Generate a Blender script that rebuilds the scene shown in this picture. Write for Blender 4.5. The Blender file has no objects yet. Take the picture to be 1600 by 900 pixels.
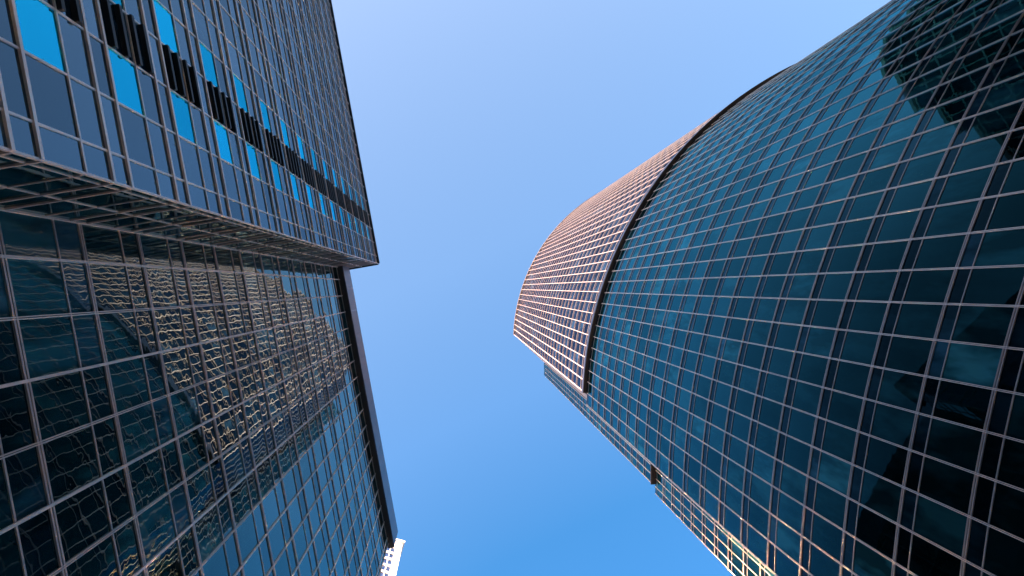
import bpy, math, random
from mathutils import Vector, Matrix
random.seed(7)
R = math.radians
# ------------------------------------------------------------------ camera
F = 1067.0                                   # focal length in pixels of a 1600 px wide frame
zd = Vector((-86.0, -0.5, F)).normalized()   # zenith direction (image axes: right, down, forward)
ax = (Vector((1, 0, 0)) - zd[0] * zd).normalized()
ay = zd.cross(ax)
MI = Matrix((ax, ay, zd))                    # image axes -> world axes
cam_d = bpy.data.cameras.new('camera'); cam = bpy.data.objects.new('camera', cam_d)
bpy.context.scene.collection.objects.link(cam)
cam_d.sensor_width = 36.0; cam_d.lens = F / 1600 * 36
cam_d.clip_start = 0.1; cam_d.clip_end = 6000
cr, cdn, cf = MI @ Vector((1, 0, 0)), MI @ Vector((0, 1, 0)), MI @ Vector((0, 0, 1))
cam.matrix_world = Matrix(((cr.x, -cdn.x, -cf.x, 0), (cr.y, -cdn.y, -cf.y, 0), (cr.z, -cdn.z, -cf.z, 0), (0, 0, 0, 1)))
S = bpy.context.scene; S.camera = cam
# ------------------------------------------------------------------ sky and sun
SUN_EL = 9.0
SUN = Vector((-0.5, -0.866, math.tan(R(SUN_EL)))).normalized()
w = bpy.data.worlds.new('World'); S.world = w; w.use_nodes = True
nt = w.node_tree; bg = nt.nodes['Background']
sky = nt.nodes.new('ShaderNodeTexSky'); sky.sky_type = 'NISHITA'; sky.sun_disc = False
sky.sun_elevation = R(SUN_EL); sky.sun_rotation = math.atan2(SUN.x, SUN.y)
sky.altitude = 0; sky.air_density = 1.0; sky.dust_density = 0.6; sky.ozone_density = 1.5
hs = nt.nodes.new('ShaderNodeHueSaturation'); hs.inputs['Saturation'].default_value = 1.0
# the sky deepens away from the low sun (polarised look of a clear evening)
tcw = nt.nodes.new('ShaderNodeTexCoord'); dt = nt.nodes.new('ShaderNodeVectorMath'); dt.operation = 'DOT_PRODUCT'
dt.inputs[1].default_value = Vector((0.40, 0.915, 0.0)).normalized()
mrw = nt.nodes.new('ShaderNodeMapRange'); mrw.inputs[1].default_value = -1; mrw.inputs[2].default_value = 1
crw = nt.nodes.new('ShaderNodeValToRGB'); er = crw.color_ramp.elements
for k, (tt, c_) in enumerate([(-1.0, (1.20, 1.00, 0.95)), (-0.40, (1.14, 1.00, 1.00)), (-0.03, (0.99, 1.09, 1.22)), (0.18, (0.70, 0.98, 1.22)), (0.37, (0.30, 0.72, 1.02)), (1.0, (0.18, 0.50, 0.85))]):
    e = er[0] if k == 0 else er.new((tt + 1) / 2)
    if k == 0: er.remove(er[1]); e = er[0]; e.position = 0
    e.color = tuple(v / 2 for v in c_) + (1,)
mxw = nt.nodes.new('ShaderNodeMix'); mxw.data_type = 'RGBA'; mxw.blend_type = 'MULTIPLY'; mxw.inputs[0].default_value = 1
sc2 = nt.nodes.new('ShaderNodeVectorMath'); sc2.operation = 'SCALE'; sc2.inputs['Scale'].default_value = 2.0
nt.links.new(tcw.outputs['Generated'], dt.inputs[0]); nt.links.new(dt.outputs['Value'], mrw.inputs[0]); nt.links.new(mrw.outputs[0], crw.inputs[0])
nt.links.new(sky.outputs[0], hs.inputs['Color']); nt.links.new(hs.outputs[0], mxw.inputs[6]); nt.links.new(crw.outputs[0], mxw.inputs[7])
nt.links.new(mxw.outputs[2], sc2.inputs[0]); nt.links.new(sc2.outputs[0], bg.inputs[0])
bg.inputs[1].default_value = 0.15
sl = bpy.data.lights.new('sun', 'SUN'); sl.energy = 5.0; sl.angle = R(0.5); sl.color = (1.0, 0.77, 0.60)
so = bpy.data.objects.new('sun', sl); S.collection.objects.link(so)
so.rotation_euler = SUN.to_track_quat('Z', 'Y').to_euler()
S.view_settings.view_transform = 'Standard'; S.view_settings.look = 'None'
S.cycles.sample_clamp_indirect = 250.0; S.cycles.blur_glossy = 0.18
S.view_settings.gamma = 1; S.view_settings.exposure = 2.2

# ------------------------------------------------------------------ materials
def new_mat(name):
    m = bpy.data.materials.new(name); m.use_nodes = True
    return m, m.node_tree, m.node_tree.nodes['Principled BSDF']

def metal(name, col, rough=0.38, met=0.35, var=0.12, streak=True):
    m, t, b = new_mat(name)
    geo = t.nodes.new('ShaderNodeNewGeometry')
    mp = t.nodes.new('ShaderNodeMapping'); mp.inputs['Scale'].default_value = (1.3, 1.3, 0.25)
    n = t.nodes.new('ShaderNodeTexNoise'); n.inputs['Scale'].default_value = 1.0; n.inputs['Detail'].default_value = 5
    r = t.nodes.new('ShaderNodeValToRGB')
    r.color_ramp.elements[0].position = 0.3; r.color_ramp.elements[1].position = 0.7
    r.color_ramp.elements[0].color = tuple(c * (1 - var) for c in col) + (1,)
    r.color_ramp.elements[1].color = tuple(min(1, c * (1 + var)) for c in col) + (1,)
    t.links.new(geo.outputs['Position'], mp.inputs[0]); t.links.new(mp.outputs[0], n.inputs['Vector'])
    t.links.new(n.outputs['Fac'], r.inputs[0]); t.links.new(r.outputs[0], b.inputs['Base Color'])
    b.inputs['Roughness'].default_value = rough; b.inputs['Metallic'].default_value = met
    return m

def glass(name, base, tint, f0=0.2, fpow=2.6, fmax=0.95, wave=1.0, vary=0.6, lo=None, hi=0.90):
    """coated facade glass: a dark room seen faintly through it, a tinted mirror on top"""
    m, t, b = new_mat(name); t.nodes.remove(b)
    out = t.nodes['Material Output']
    N = lambda k: t.nodes.new('ShaderNode' + k)
    L = t.links.new
    geo = N('NewGeometry')
    n1 = N('TexNoise'); n1.inputs['Scale'].default_value = 0.75; n1.inputs['Detail'].default_value = 1.0
    n2 = N('TexNoise'); n2.inputs['Scale'].default_value = 3.2; n2.inputs['Detail'].default_value = 0.5
    sd = N('Attribute'); sd.attribute_name = 'pane'; sd.attribute_type = 'GEOMETRY'
    off = N('VectorMath'); off.operation = 'SCALE'; off.inputs[0].default_value = (61.0, 47.0, 83.0); L(sd.outputs['Fac'], off.inputs['Scale'])
    pv = N('VectorMath'); pv.operation = 'ADD'; L(geo.outputs['Position'], pv.inputs[0]); L(off.outputs[0], pv.inputs[1])
    L(pv.outputs[0], n1.inputs['Vector']); L(pv.outputs[0], n2.inputs['Vector'])
    m2 = N('Math'); m2.operation = 'MULTIPLY'; m2.inputs[1].default_value = 0.16
    dv = N('MapRange'); dv.inputs[3].default_value = 0.05; dv.inputs[4].default_value = 0.26; L(sd.outputs['Fac'], dv.inputs[0]); L(dv.outputs[0], m2.inputs[1])
    ad = N('Math'); ad.operation = 'ADD'
    L(n2.outputs['Fac'], m2.inputs[0]); L(n1.outputs['Fac'], ad.inputs[0]); L(m2.outputs[0], ad.inputs[1])
    bp = N('Bump'); bp.inputs['Strength'].default_value = 1.0; bp.inputs['Distance'].default_value = 0.0045 * wave
    L(ad.outputs[0], bp.inputs['Height'])
    gl = N('BsdfGlossy'); gl.inputs['Roughness'].default_value = 0.0; L(bp.outputs[0], gl.inputs['Normal'])
    gl.inputs['Color'].default_value = tint + (1,)
    # what is behind the pane: blinds, ceilings, desks - darker and lighter rooms
    at = N('Attribute'); at.attribute_name = 'room'; at.attribute_type = 'GEOMETRY'
    n3 = N('TexNoise'); n3.inputs['Scale'].default_value = 0.5; n3.inputs['Detail'].default_value = 3
    L(geo.outputs['Position'], n3.inputs['Vector'])
    mp3 = N('Mapping'); mp3.inputs['Scale'].default_value = (1.6, 1.6, 0.5); L(geo.outputs['Position'], mp3.inputs[0]); L(mp3.outputs[0], n3.inputs['Vector'])
    r3 = N('MapRange'); r3.inputs[1].default_value = 0.42; r3.inputs[2].default_value = 0.62
    r3.inputs[3].default_value = 1 - vary; r3.inputs[4].default_value = 1 + vary
    L(n3.outputs['Fac'], r3.inputs[0])
    mm = N('Math'); mm.operation = 'MULTIPLY'; L(at.outputs['Fac'], mm.inputs[0]); L(r3.outputs[0], mm.inputs[1])
    mc = N('VectorMath'); mc.operation = 'SCALE'; mc.inputs[0].default_value = base; L(mm.outputs[0], mc.inputs['Scale'])
    df = N('BsdfDiffuse'); L(mc.outputs[0], df.inputs['Color'])
    lw = N('LayerWeight'); lw.inputs['Blend'].default_value = 0.5    # Facing = 1 - |cos|
    pw = N('Math'); pw.operation = 'POWER'; pw.inputs[1].default_value = fpow; L(lw.outputs['Facing'], pw.inputs[0])
    mr = N('MapRange'); mr.inputs[3].default_value = f0; mr.inputs[4].default_value = fmax; L(pw.outputs[0], mr.inputs[0])
    if lo is not None:                           # coating that turns reflective towards grazing view
        mr.interpolation_type = 'SMOOTHSTEP'; mr.inputs[1].default_value = lo; mr.inputs[2].default_value = hi; L(lw.outputs['Facing'], mr.inputs[0])
    fv = N('Attribute'); fv.attribute_name = 'coat'; fv.attribute_type = 'GEOMETRY'
    fm = N('Math'); fm.operation = 'MULTIPLY'; fm.use_clamp = True; L(mr.outputs[0], fm.inputs[0]); L(fv.outputs['Fac'], fm.inputs[1]); mr = fm
    mx = N('MixShader'); L(mr.outputs[0], mx.inputs[0]); L(df.outputs[0], mx.inputs[1]); L(gl.outputs[0], mx.inputs[2])
    L(mx.outputs[0], out.inputs['Surface'])
    return m

GL_TEAL = glass('teal_coated_glass', (0.004, 0.022, 0.028), (0.10, 0.50, 0.62), 0.02, 1, 0.70, wave=0.55, lo=0.40, hi=1.08)
GL_SPAN = glass('slate_spandrel_glass', (0.004, 0.015, 0.024), (0.14, 0.38, 0.50), 0.02, 1, 0.62, wave=0.55, lo=0.42, hi=1.08)
GL_CROWN = glass('slate_crown_glass', (0.003, 0.007, 0.013), (0.30, 0.40, 0.58), 0.02, 1, 0.50, lo=0.40, hi=1.10)
GL_WING = glass('wing_coated_glass', (0.004, 0.020, 0.025), (0.42, 0.57, 0.55), 0.02, 1, 0.82, wave=0.85, lo=0.34, hi=1.0)
GL_WING_S = glass('wing_spandrel_glass', (0.004, 0.014, 0.020), (0.40, 0.53, 0.52), 0.02, 1, 0.78, wave=0.85, lo=0.34, hi=1.0)
GL_SLATE = glass('slate_coated_glass', (0.010, 0.025, 0.04), (0.24, 0.34, 0.40), 0.16, 1.3, 0.9)
GL_AZURE = glass('azure_coated_glass', (0.005, 0.03, 0.06), (0.02, 0.58, 0.80), 0.22, 1.0, 1.0)
ALU = metal('silver_aluminium', (0.95, 0.72, 0.64), 0.45, 0.5)
ALU_B = metal('bronze_grey_aluminium', (0.44, 0.34, 0.32), 0.45, 0.4)
ALU_M = metal('grey_aluminium', (0.66, 0.50, 0.46), 0.42, 0.5)
ALU_F = metal('pink_grey_aluminium', (0.70, 0.52, 0.49), 0.45, 0.0)
ALU_R = metal('orange_brown_aluminium', (0.48, 0.34, 0.29), 0.45, 0.0)
DARK = metal('black_gasket', (0.012, 0.011, 0.012), 0.5, 0.0)
LOUV = metal('black_louver_paint', (0.010, 0.008, 0.008), 0.55, 0.0)
SOFF = metal('brown_black_soffit', (0.10, 0.065, 0.05), 0.5, 0.1)
FASC = metal('slate_fascia_panel', (0.12, 0.11, 0.15), 0.35, 0.3)
CORE = metal('dark_concrete_core', (0.03, 0.03, 0.032), 0.8, 0.0)
WHITE = metal('white_render', (0.82, 0.76, 0.72), 0.7, 0.0, 0.06)

# ------------------------------------------------------------------ mesh helpers
class MB:
    def __init__(s): s.v = []; s.f = []; s.m = []; s.room = []
    def face(s, pts, mi=0, room=1.0):
        i = len(s.v); s.v += [tuple(p) for p in pts]; s.f.append(tuple(range(i, i + len(pts)))); s.m.append(mi); s.room.append(room)
    def hexa(s, a, b, mi=0):
        """two quads a (bottom ring) and b (top ring), same winding"""
        s.face(a[::-1], mi); s.face(b, mi)
        for i in range(4):
            j = (i + 1) % 4; s.face([a[i], a[j], b[j], b[i]], mi)
    def box2(s, p, t, n, u0, u1, d0, d1, z0, z1, mi=0):
        """box along plan tangent t (u0..u1) and plan normal n (d0..d1)"""
        q = [p + t * u + n * d for u, d in ((u0, d0), (u1, d0), (u1, d1), (u0, d1))]
        s.hexa([(c.x, c.y, z0) for c in q], [(c.x, c.y, z1) for c in q], mi)
    def build(s, name, mats, parent=None, kind=None):
        me = bpy.data.meshes.new(name)
        off = parent.location if parent else Vector((0, 0, 0))
        me.from_pydata([(x - off.x, y - off.y, z - off.z) for x, y, z in s.v], [], s.f)
        for m in mats: me.materials.append(m)
        me.polygons.foreach_set('material_index', s.m)
        at = me.attributes.new('room', 'FLOAT', 'FACE'); at.data.foreach_set('value', s.room)
        rc = random.Random(len(s.f) * 7 + int(abs(s.v[0][2]) * 100) + int(abs(s.v[0][1]) * 10))
        at = me.attributes.new('coat', 'FLOAT', 'FACE'); at.data.foreach_set('value', [rc.choice((0.80, 0.9, 1, 1, 1.06, 1.15)) for _ in s.f])
        at = me.attributes.new('pane', 'FLOAT', 'FACE'); at.data.foreach_set('value', [rc.random() for _ in s.f])
        me.update()
        o = bpy.data.objects.new(name, me); S.collection.objects.link(o)
        if parent: o.parent = parent
        if kind: o['kind'] = kind
        return o

def thing(name, label, cat, loc, group=None):
    o = bpy.data.objects.new(name, None); S.collection.objects.link(o)
    o.location = loc; o['label'] = label; o['category'] = cat
    if group: o['group'] = group
    return o

MT = MI.transposed()
def proj(p):
    d = MT @ Vector(p)
    if d.z < 1e-3: return None
    return 800 + F * d.x / d.z, 450 + F * d.y / d.z
def area(mb):
    a = 0
    for f in mb.f:
        q = [proj(mb.v[i]) for i in f]
        if any(c is None for c in q): continue
        q = [(min(1600, max(0, x)), min(900, max(0, y))) for x, y in q]
        a += abs(sum(q[i][0] * q[(i + 1) % len(q)][1] - q[(i + 1) % len(q)][0] * q[i][1] for i in range(len(q)))) / 2
    return a
def parts(pieces, name, mats, parent, cap=100):
    """the pieces that show largest become parts; whatever is left becomes one part"""
    pieces = sorted(pieces, key=area, reverse=True)
    vis = [p for p in pieces if area(p) > 0.5]
    for p in vis[:cap]: p.build(name, mats, parent)
    rest = vis[cap:] + [p for p in pieces if area(p) <= 0.5]
    if rest:
        r = MB()
        for p in rest:
            i = len(r.v); r.v += p.v; r.f += [tuple(k + i for k in f) for f in p.f]; r.m += p.m; r.room += p.room
        r.build(name, mats, parent, 'stuff' if len(vis) > cap or len(rest) > 1 else None)

def V2(x, y): return Vector((x, y))
def z3(p, z): return (p.x, p.y, z)

def window(nodes, norms, i, zs, mis, tilt=0.0018, rec=0.0):
    """one bay, one floor; zs = heights of the pane edges, mis = material of each pane"""
    m = MB(); a, b = nodes[i], nodes[i + 1]
    n = (norms[i] + norms[i + 1]).normalized(); wd = (b - a).length
    room0 = random.choice([0.2, 0.4, 0.7, 1, 1, 1.4, 2.2, 3.5] * 4 + [4.5, 6.0])
    for k in range(len(zs) - 1):
        z0, z1 = zs[k], zs[k + 1]; ta, tb = random.gauss(0, tilt), random.gauss(0, tilt)
        def P(q, u, z):
            e = -rec + ta * u * wd + tb * (z - (z0 + z1) / 2)
            return (q.x + n.x * e, q.y + n.y * e, z)
        # outward normal
        pts = [P(a, -.5, z0), P(b, .5, z0), P(b, .5, z1), P(a, -.5, z1)]
        t = b - a
        if t.x * n.y - t.y * n.x > 0: pts.reverse()
        m.face(pts, mis[k], room0 * random.uniform(0.8, 1.2))
    return m

def mullion(p, n, z0, z1, wd=0.10, dep=0.11, double=True):
    m = MB(); t = V2(-n.y, n.x)
    if double:
        g = wd * 0.16
        m.box2(p, t, n, -wd / 2, -g, -0.05, dep, z0, z1, 0)
        m.box2(p, t, n, g, wd / 2, -0.05, dep, z0, z1, 0)
        m.box2(p, t, n, -g + .001, g - .001, -0.05, dep * 0.45, z0, z1, 1)
    else:
        m.box2(p, t, n, -wd / 2, wd / 2, -0.05, dep, z0, z1, 0)
    return m

def sweep(nodes, norms, d0, d1, z0, z1, mb=None, mi=0):
    """a rectangular bar following the facade nodes"""
    m = mb or MB()
    ring = []
    for p, n in zip(nodes, norms):
        ring.append([z3(p + n * d0, z0), z3(p + n * d1, z0), z3(p + n * d1, z1), z3(p + n * d0, z1)])
    for a, b in zip(ring, ring[1:]):
        for k in range(4):
            j = (k + 1) % 4; m.face([a[k], a[j], b[j], b[k]], mi)
    m.face(ring[0], mi); m.face(ring[-1][::-1], mi)
    return m

def transom(nodes, norms, z, kind, s=1.0):
    m = MB()
    if kind == 'double':                       # two lips with a dark groove between
        sweep(nodes, norms, -0.05, 0.055 * s, z - 0.10 * s, z - 0.025 * s, m, 0)
        sweep(nodes, norms, -0.05, 0.055 * s, z + 0.025 * s, z + 0.10 * s, m, 0)
        sweep(nodes, norms, -0.05, 0.015 * s, z - 0.024 * s, z + 0.024 * s, m, 1)
    elif kind == 'thick':
        sweep(nodes, norms, -0.05, 0.065 * s, z - 0.06 * s, z + 0.06 * s, m, 0)
        sweep(nodes, norms, -0.05, 0.02 * s, z + 0.061 * s, z + 0.10 * s, m, 1)
    else:
        sweep(nodes, norms, -0.05, 0.04 * s, z - 0.035 * s, z + 0.035 * s, m, 0)
        sweep(nodes, norms, -0.05, 0.012 * s, z + 0.036 * s, z + 0.06 * s, m, 1)
    return m

GZ = -1.6                                      # ground, the eye is at 0
# ================================================================== ground
g = MB(); g.face([(-3000, -3000, GZ), (3000, -3000, GZ), (3000, 3000, GZ), (-3000, 3000, GZ)])
def paving(name, c0, c1, sc):
    m, t, b = new_mat(name)
    n = t.nodes.new('ShaderNodeTexNoise'); n.inputs['Scale'].default_value = sc; n.inputs['Detail'].default_value = 8
    ge = t.nodes.new('ShaderNodeNewGeometry'); r = t.nodes.new('ShaderNodeValToRGB')
    r.color_ramp.elements[0].color = c0 + (1,); r.color_ramp.elements[1].color = c1 + (1,)
    t.links.new(ge.outputs['Position'], n.inputs['Vector']); t.links.new(n.outputs['Fac'], r.inputs[0]); t.links.new(r.outputs[0], b.inputs['Base Color'])
    b.inputs['Roughness'].default_value = 0.85
    return m
o = g.build('ground', [paving('concrete_street', (0.50, 0.44, 0.40), (0.62, 0.56, 0.51), 1.5)]); o['kind'] = 'structure'
g = MB(); g.box2(V2(0, 0), V2(0.179, 0.984), V2(0.984, -0.179), -80, 60, -11.2, 6, GZ - 0.3, GZ + 0.12)
o = g.build('pavement', [paving('paving_stone', (0.20, 0.19, 0.18), (0.32, 0.31, 0.29), 3)]); o['kind'] = 'structure'

# ================================================================== left building
A = V2(0.179, 0.984).normalized(); AN = V2(A.y, -A.x)        # along the street / towards the street
DA, DR, HT, SC = 8.1, 11.44, 76.9, -4.2
left = thing('glass_office_building', 'dark blue glass office building on the left with black louvers and a stepped-back wing', 'office building', (-25, -15, GZ))
win, mul, tra, trr, trw = [], [], [], [], []
def line(d, ss): return [A * s - AN * d for s in ss]
# --- projecting block, street face
ssA = [SC] + [-5.0 - 1.55 * k for k in range(0, 44)]
nA = line(DA, ssA); NA = [AN] * len(nA)
ss_first = nA
zf = [18.13 + 4.0 * k for k in range(-5, 15)]
for j, z in enumerate(zf):
    for i in range(len(nA) - 1):
        az = i in (2, 4)
        if z > HT: continue
        zz = [z, z + 0.96, z + 2.72, min(z + 4.0, HT)]
        if zz[3] <= zz[2]: zz = [z, z + 0.96, HT] if HT > z + 1 else [z, HT]
        win.append(window(nA, NA, i, zz, [0, 1 if az else 0, 0][:len(zz) - 1]))
    for dz, k in ((0, 'thick'), (0.96, 'thick'), (2.72, 'thin')):
        if z + dz < HT: tra.append(transom(nA, NA, z + dz, k))
tra.append(sweep(nA, NA, -0.3, 0.16, HT - 0.35, HT + 0.15, None, 1))
for i, p in enumerate(nA):
    mul.append(mullion(p, AN, GZ, HT + 0.1, 0.055, 0.035, False))
# --- return face of the block
dR_ = [DA + 0.004, 8.4, 9.9, DR]
nR = [A * SC - AN * d for d in dR_]; NR = [A] * 4
OPEN = 65.0
for j, z in enumerate(zf):
    for i in range(3):
        if z + 4 < OPEN + 2: win.append(window(nR, NR, i, [z, z + 0.96, z + 2.72, z + 4], [2, 2, 2]))
    for dz, k in ((0, 'thick'), (0.96, 'thick'), (2.72, 'thin')):
        if z + dz < HT: trr.append(transom(nR, NR, z + dz, k, 0.8))
tra.append(sweep(nR, NR, -0.3, 0.14, HT - 0.35, HT + 0.13, None, 1))
for p in nR[1:3]: mul.append(mullion(p, A, GZ, HT - 0.1, 0.06, 0.03, False))
mul.append(mullion(nR[3], A, GZ, 69.6, 0.2, 0.07, True))
# --- recessed wing
SE = 24.1
ssB = [SC + 0.06, -2.9] + [-1.26 + 1.653 * k for k in range(0, 16)]; ssB = [s for s in ssB if s < SE - .4] + [SE]
nB = line(DR, ssB); NB = [AN] * len(nB)
ZB = 69.6
zb = [18.73 + 4.0 * k for k in range(-5, 13)]
for z in zb:
    for i in range(len(nB) - 1):
        zz = [z, z + 2.58, min(z + 4.0, ZB)]
        if zz[2] <= zz[1]: zz = [z, ZB]
        win.append(window(nB, NB, i, zz, [2, 3][:len(zz) - 1], tilt=0.0025))
    trw.append(transom(nB, NB, z, 'double'))
    if z + 2.58 < ZB: trw.append(transom(nB, NB, z + 2.58, 'thin'))
for i, p in enumerate(nB[1:]):
    mul.append(mullion(p, AN, GZ, ZB + 0.0, 0.085, 0.065, i % 2 == 1))
parts(win, 'window', [GL_SLATE, GL_AZURE, GL_WING, GL_WING_S], left, 100)
parts(mul, 'mullion', [ALU, DARK], left, 99)
parts(tra, 'transom', [ALU, DARK], left, 99)
parts(trw, 'wing_transom', [ALU_M, DARK], left, 99)
parts(trr, 'return_transom', [ALU_M, DARK], left, 99)
# --- bodies, cornice
b = MB()
b.box2(V2(0, 0), A, AN, ssA[-1], SC - 0.06, -45, -DA - 0.06, GZ, OPEN)
b.build('body', [CORE], left)
b = MB()
b.box2(V2(0, 0), A, AN, SC - 0.3, SE - 0.01, -45, -DR - 0.08, GZ, ZB + 3.9)
b.build('wing_body', [CORE], left)
b = MB()
b.box2(V2(0, 0), A, AN, ssA[-1], SC - 0.12, -8.42, -DA - 0.1, OPEN + 0.002, HT - 0.02)
b.build('parapet', [CORE], left)
c = MB()
c.box2(V2(0, 0), A, AN, SC - 0.25, SE + 0.55, -DR - 0.06, -10.88, ZB + 0.004, ZB + 0.3)
c.build('soffit', [SOFF], left)
for k in range(12):
    f = MB(); s0 = SC - 0.2 + k * 2.41
    f.box2(V2(0, 0), A, AN, s0, s0 + 2.385, -10.95, -10.84, ZB - 0.05, 73.7)
    f.build('fascia_panel', [FASC], left)
c = MB(); c.box2(V2(0, 0), A, AN, SE + 0.02, SE + 0.56, -DR - 0.5, -10.96, ZB + 0.31, 73.66)
c.build('cornice_end', [FASC], left)
# --- louvers: four fins in one bay on every floor
for z in zf:
    if z + 3 > HT or z < 0: continue
    f = MB()
    p0 = nA[3]; p1 = nA[4]; t = (p1 - p0).normalized(); L_ = (p1 - p0).length
    for q in range(4):
        zz = z + 1.30 + q * 0.74
        f.box2(p0, t, AN, 0.03, L_ - 0.03, -0.02, 0.15, zz, zz + 0.16)
    f.build('louver_screen', [LOUV], left)

# ================================================================== right tower
TC = V2(79.8, 18.95)
right = thing('curved_glass_tower', 'very tall curved dark teal glass tower on the right with sunlit upper floors', 'skyscraper', (60, 5, GZ))
def arc(R_, ks):
    nodes, norms = [], []
    for s in ks:
        a = s / 60.0; n = V2(-math.cos(a), -math.sin(a)); nodes.append(TC + n * R_); norms.append(n)
    return nodes, norms
LED, PIT, ROOF = 104.0, 4.105, 235.4
KS = [0.95 + 1.757 * k for k in range(0, 46)]
nL, NL = arc(59.85, KS)
wl, ml, tl = [], [], []
zl = [26.08 + PIT * k for k in range(-6, 19)]
for z in zl:
    for i in range(len(nL) - 1):
        wl.append(window(nL, NL, i, [z, z + PIT - 0.97, z + PIT], [0, 1]))
    tl.append(transom(nL, NL, z, 'double')); tl.append(transom(nL, NL, z + PIT - 0.97, 'thin'))
for p, n in zip(nL, NL): ml.append(mullion(p, n, GZ, LED - 0.01, 0.09, 0.065, True))
# upper floors
KU = KS[1:]
nU, NU = arc(60.10, KU)
side_end = V2(30.5, 26.1)
nS = [nU[0] + (side_end - nU[0]) * (k / 8) for k in range(9)]
sd = (side_end - nU[0]).normalized(); sn = V2(-sd.y, sd.x); NS = [sn] * 9
wu, mu, tu = [], [], []
nz = 32; zu = [LED + PIT * k for k in range(nz)]
for j, z in enumerate(zu):
    for i in range(len(nU) - 1):
        wu.append(window(nU, NU, i, [z, z + PIT - 0.97, z + PIT], [2, 2]))
    for i in range(8): wu.append(window(nS, NS, i, [z, z + PIT - 0.97, z + PIT], [2, 2]))
    if j: tu.append(transom(nU, NU, z, 'double', 1.0)); tu.append(transom(nS[1:], NS[1:], z, 'thin', 1.0))
    tu.append(transom(nU, NU, z + PIT - 0.97, 'thin', 0.9))
for p, n in zip(nU, NU): mu.append(mullion(p, n, LED + 1.3, ROOF + .1, 0.085, 0.15, False))
for p in nS[1:]: mu.append(mullion(p, sn, LED, ROOF + .1, 0.10, 0.14, False))
# wing behind the corner
WX = 30.75
nW = [V2(WX, 27.0 + 1.3 * k) for k in range(-1, 5)]; nW[-1].y = 31.95; NWw = [V2(-1, 0)] * len(nW)
ww, mw, tw = [], [], []
for z in zl:
    for i in range(len(nW) - 1): ww.append(window(nW, NWw, i, [z, z + PIT - 0.97, z + PIT], [0, 1]))
    tw.append(transom(nW, NWw, z, 'double')); tw.append(transom(nW, NWw, z + PIT - 0.97, 'thin'))
nQ = [nL[0] + (V2(WX + 0.06, 27.9) - nL[0]) * (k / 8) + V2(0.03, 0.06) for k in range(9)]
qd = (nQ[-1] - nQ[0]).normalized(); NQ = [V2(-qd.y, qd.x)] * 9
for z in zl:
    for i in range(8): ww.append(window(nQ, NQ, i, [z, z + PIT - 0.97, z + PIT], [0, 1]))
    tw.append(transom(nQ[1:-1], NQ[1:-1], z, 'double'))
for p, n in zip(nQ[1:-1], NQ): mw.append(mullion(p, n, GZ, LED - 0.01, 0.09, 0.065, False))
for p, n in zip(nW, NWw): mw.append(mullion(p, n, GZ, LED - 0.01, 0.09, 0.065, True))
nV = [V2(30.1, 26.1 + 1.38 * k) for k in range(0, 4)]; NVv = [V2(-1, 0)] * 4
for z in zu:
    for i in range(3): ww.append(window(nV, NVv, i, [z, z + PIT - 0.97, z + PIT], [0, 1]))
    tw.append(transom(nV, NVv, z + PIT - 0.97, 'thin')); tw.append(transom(nV, NVv, z + 0.1, 'double'))
for p, n in zip(nV, NVv): mw.append(mullion(p, n, LED, ROOF - 4, 0.10, 0.12, False))
parts(wl + wu + ww, 'window', [GL_TEAL, GL_SPAN, GL_CROWN], right, 100)
parts(ml + mw, 'mullion', [ALU, DARK], right, 100)
parts(mu, 'fin', [ALU_F, DARK], right, 100)
parts(tl + tw, 'transom', [ALU_B, DARK], right, 100)
parts(tu, 'spandrel_rail', [ALU_R, DARK], right, 100)
# bodies
def prism(pts, z0, z1, mb):
    mb.face([z3(p, z1) for p in pts]); mb.face([z3(p, z0) for p in pts][::-1])
    for i in range(len(pts)):
        a, b_ = pts[i], pts[(i + 1) % len(pts)]; mb.face([z3(a, z0), z3(b_, z0), z3(b_, z1), z3(a, z1)])
b = MB()
pl = arc(59.75, KS)[0]
prism(pl + [V2(110, -40), V2(110, 31.9), V2(WX + 0.1, 31.9), V2(WX + 0.1, 27.95), pl[0] + V2(.1, .0)], GZ, LED - 0.02, b)
b.build('lower_body', [CORE], right)
b = MB()
pu = arc(60.0, KU)[0]
prism(pu + [V2(110, -40), V2(110, 30.1), V2(30.2, 30.1), V2(30.2, 26.2), side_end + V2(.08, -.08), pu[0] + V2(.08, -.02)], LED + 0.02, ROOF, b)
b.build('upper_body', [CORE], right)
# dark soffit and slate fascia of the ledge
KSo = KS[:]; nE, NE = arc(60.0, KSo[1:])
c = sweep(nE, NE, -0.2, 0.48, LED + 0.03, LED + 0.22); 
c.build('soffit', [SOFF], right)
c = sweep(nE, NE, 0.3, 0.50, LED + 0.225, LED + 1.25); c.build('fascia', [FASC], right)
c = MB(); c.box2(V2(0, 0), V2(0, 1), V2(-1, 0), 26.5, 30.5, -30.95, -29.95, LED - 0.3, LED + 0.0); c.build('wing_soffit', [SOFF], right)
c = sweep(nU, NU, -0.3, 0.32, ROOF + 0.02, ROOF + 0.7); c.build('parapet', [ALU_B], right)

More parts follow.
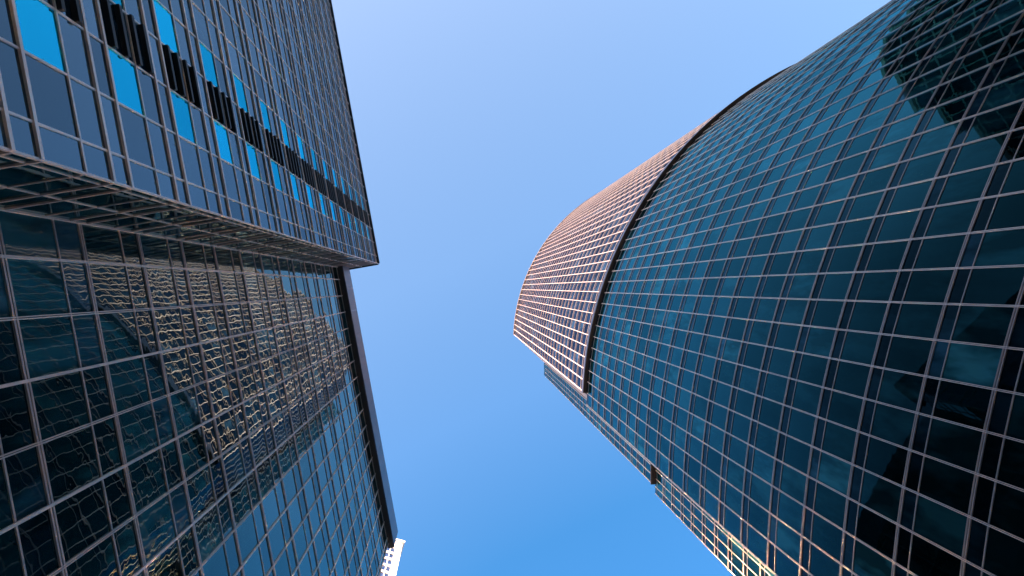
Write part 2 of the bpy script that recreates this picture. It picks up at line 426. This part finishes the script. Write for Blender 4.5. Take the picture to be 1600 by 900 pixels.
# ================================================================== neighbours, with an added shadow slab and sunlight reflector
def plain_block(t, p, tdir, n, wd, dep, z0, z1, bay, fl, frame, gl, wid=0.25, proj_=0.12, side=True):
    """a block whose front and flanks carry a grid of frames over glass"""
    b = MB(); b.box2(p, tdir, n, 0, wd, -dep, -0.02, z0, z1); b.build('body', [CORE], t)
    faces = [(p, tdir, n, wd)]
    if side: faces += [(p + tdir * wd, -n, tdir, dep), (p, -n, -tdir, dep)]
    gls, fr = MB(), MB()
    for q, td, nn, W in faces:
        k = 0
        ns = [q + td * (bay * i) for i in range(int(W / bay))] + [q + td * W]
        z = z0
        while z < z1 - 0.5:
            zt = min(z + fl, z1)
            for i in range(len(ns) - 1):
                wq = window(ns, [nn] * len(ns), i, [z, zt], [0]); j = len(gls.v)
                gls.v += wq.v; gls.f += [tuple(a_ + j for a_ in f) for f in wq.f]; gls.m += wq.m; gls.room += wq.room
            sweep([q, q + td * W], [nn, nn], -0.05, proj_, z, z + wid * 1.4, fr)
            z += fl
        for pp in ns: 
            tt = V2(-nn.y, nn.x); fr.box2(pp, tt, nn, -wid / 2, wid / 2, -0.05, proj_ + 0.02, z0, z1 + 0.1)
    gls.build('glazing', [gl], t, 'stuff'); fr.build('frame_grid', [frame], t)
    c = MB(); c.box2(p, tdir, n, -0.2, wd + 0.2, -dep, 0.25, z1 + 0.1, z1 + 1.0); c.build('parapet', [frame], t)
blk = thing('office_block', 'dark gridded office block at the end of the street, seen mirrored in the curved tower', 'office building', (30, -75, GZ))
BFR = metal('buff_stone_frame', (0.62, 0.54, 0.40), 0.6, 0.0)
for bx1, bx0, bz in ((80, 56, 107), (55.9, 36, 110.5), (35.9, 20, 107), (19.9, 8, 103), (7.9, -4, 99)):
    plain_block(blk, V2(bx1, -62), V2(-1, 0), V2(0, 1), bx1 - bx0, 22, GZ, bz, 1.8, 4.0, BFR, GL_TEAL, wid=0.20, side=bx1 in (80, 7.9))
slab = thing('shadow_slab', 'broad unseen slab added so that its shadow covers the lower floors', 'office building', (-85, -147, GZ))  # added blocker out of view, sized so its shadow ends at the ledge
pd = V2(0.866, -0.5)
plain_block(slab, V2(-85, -147) - pd * 95, pd, V2(0.5, 0.866), 190, 25, GZ, 134, 5.0, 4.0, ALU_B, GL_SPAN, side=False)

GOLD, gt_, gb_ = new_mat('gold_reflector')  # finish of the added sunlight reflector panels
gb_.inputs['Base Color'].default_value = (1.0, 0.80, 0.45, 1); gb_.inputs['Metallic'].default_value = 1.0; gb_.inputs['Roughness'].default_value = 0.30
gn_ = gt_.nodes.new('ShaderNodeTexNoise'); gn_.inputs['Scale'].default_value = 0.35; gn_.inputs['Detail'].default_value = 1; gr_ = gt_.nodes.new('ShaderNodeMapRange')
gr_.inputs[3].default_value = 0.20; gr_.inputs[4].default_value = 0.25
gg_ = gt_.nodes.new('ShaderNodeNewGeometry'); gt_.links.new(gg_.outputs['Position'], gn_.inputs['Vector']); gt_.links.new(gn_.outputs['Fac'], gr_.inputs[0]); gt_.links.new(gr_.outputs[0], gb_.inputs['Roughness'])
crm = thing('gold_bounce_block', 'added out-of-view gold block bouncing sunlight onto the curved tower, mirrored as golden ripples', 'office building', (3, 72, GZ))  # made-up reflector out of view, throws warm sunlight onto the curved tower
GN = Vector((-0.10, -0.94, -0.345)).normalized(); GU = Vector((0, 0, 1)).cross(GN).normalized(); GV = GN.cross(GU)
if GV.z < 0: GV = -GV
P0 = Vector((4, 64.5, 134)); GWd, GH = 58.0, 44.0
nc, nr = 17, 10; gold = []
for i in range(nc):
    for j in range(nr):
        m = MB(); u0 = -GWd / 2 + i * GWd / nc + .12; u1 = u0 + GWd / nc - .24; v0 = -GH + j * GH / nr + .25; v1 = v0 + GH / nr - .5
        tgt = random.choice([Vector((30.8, 30, 100)), Vector((30.8, 30, 85)), Vector((30.8, 30, 70)), Vector((30.8, 30, 66)), Vector((30.8, 30, 92)), Vector((20.5, 9.8, 42)), Vector((20.1, 12.8, 37)), Vector((20.9, 7.4, 38)), Vector((20.1, 12.5, 44))])  # spots on the curved tower that the panels bounce sunlight to
        pc = P0 + GU * (u0 + u1) / 2 + GV * (v0 + v1) / 2
        hn = (SUN + (tgt - pc).normalized()).normalized()
        ta = -hn.dot(GU) / hn.dot(GN) + random.gauss(0, .02); tb = -hn.dot(GV) / hn.dot(GN) + random.gauss(0, .02)
        q = []
        lift = 0.1 - min(0, ta * (u1 - u0)) - min(0, tb * (v1 - v0))      # hinged so that no corner sinks into the crown
        for u, v in ((u0, v0), (u1, v0), (u1, v1), (u0, v1)):
            q.append(P0 + GU * u + GV * v + GN * (ta * (u - u0) + tb * (v - v0) + lift))
        r = [p - GN * 0.05 for p in q]
        m.hexa([tuple(p) for p in r], [tuple(p) for p in q]); gold.append(m)
b = MB()
q = [P0 + GU * u + GV * v for u, v in ((-GWd / 2, -GH), (GWd / 2, -GH), (GWd / 2, 0), (-GWd / 2, 0))]
r = [Vector((p.x, 78 if k > 1 else p.y + .5, p.z)) for k, p in enumerate(q)]
r = [Vector((p.x, 82, p.z)) for p in q]
b.hexa([tuple(p) for p in r], [tuple(p) for p in q]); b.build('crown', [CORE], crm)
for m in gold[:100]: m.build('bounce_panel', [GOLD], crm)
r = MB()
for m in gold[100:]:
    i = len(r.v); r.v += m.v; r.f += [tuple(k + i for k in f) for f in m.f]; r.m += m.m; r.room += m.room
for k in (1,): r.room = [1.0] * len(r.f); r.build('bounce_panel', [GOLD], crm, 'stuff')
zc = min(p.z for p in q)
plain_block(crm, V2(-24, 80), V2(1, 0), V2(0, -1), 56, 14, GZ, zc - 0.5, 2.6, 3.9, ALU_B, GL_TEAL)

# white tower behind the left building
def uv(x, y):
    d = MI @ Vector((x - 800, y - 450, F)); return V2(d.x / d.z, d.y / d.z)
WH = 190.0
wt = thing('white_apartment_tower', 'sunlit white tower with small paired windows peeking out behind the left building', 'tower', (uv(610, 860).x * WH, uv(610, 860).y * WH, GZ))
cor = uv(629, 850) * WH
td = V2(-0.955, -0.295).normalized(); wn = V2(0.295, -0.955).normalized()
wb = MB()
colx = [1.75 + 1.25 * i for i in range(9)]; ww_, wh_, flh = 1.02, 3.1, 4.1
zrow = [WH - 3.2 - flh * k for k in range(1, 26)]
Wd = 14.0
b = MB(); b.box2(cor, td, wn, 0, Wd, -14, -0.35, GZ, WH); b.build('body', [WHITE], wt)
# front wall with real openings
fr = MB(); x = 0
edges = [(0, colx[0])] + [(c_ + ww_, c2) for c_, c2 in zip(colx, colx[1:])] + [(colx[-1] + ww_, Wd)]
for e0, e1 in edges: fr.box2(cor, td, wn, e0, e1, -0.34, 0, zrow[-1] - 2, WH)
for c_ in colx:
    z = WH
    for zr in zrow:
        fr.box2(cor, td, wn, c_ + .001, c_ + ww_ - .001, -0.34, -0.03, zr + wh_, z); z = zr
    fr.box2(cor, td, wn, c_ + .001, c_ + ww_ - .001, -0.34, -0.03, zrow[-1] - 2, z)
fr.build('wall', [WHITE], wt)
b = MB(); b.box2(cor, td, wn, 0, Wd, -0.33, -0.001, GZ, zrow[-1] - 2.01); b.build('base_wall', [WHITE], wt)
GLW = glass('blue_apartment_glass', (0.03, 0.04, 0.08), (0.5, 0.6, 0.85), 0.35, 2.0, 0.9)
wins = []
for zr in zrow:
    for c_ in colx:
        m = MB(); m.box2(cor, td, wn, c_ + .02, c_ + ww_ - .02, -0.33, -0.22, zr + .02, zr + wh_ - .02)
        m.box2(cor, td, wn, c_ - .05, c_ + ww_ + .05, 0.002, 0.10, zr - 0.22, zr - 0.06, 1)
        wins.append(m)
parts(wins, 'window', [GLW, WHITE], wt, 100)
c = MB(); c.box2(cor, td, wn, -0.5, Wd + 0.5, -14.5, 0.6, WH + 0.01, WH + 1.1); c.build('cornice', [WHITE], wt)
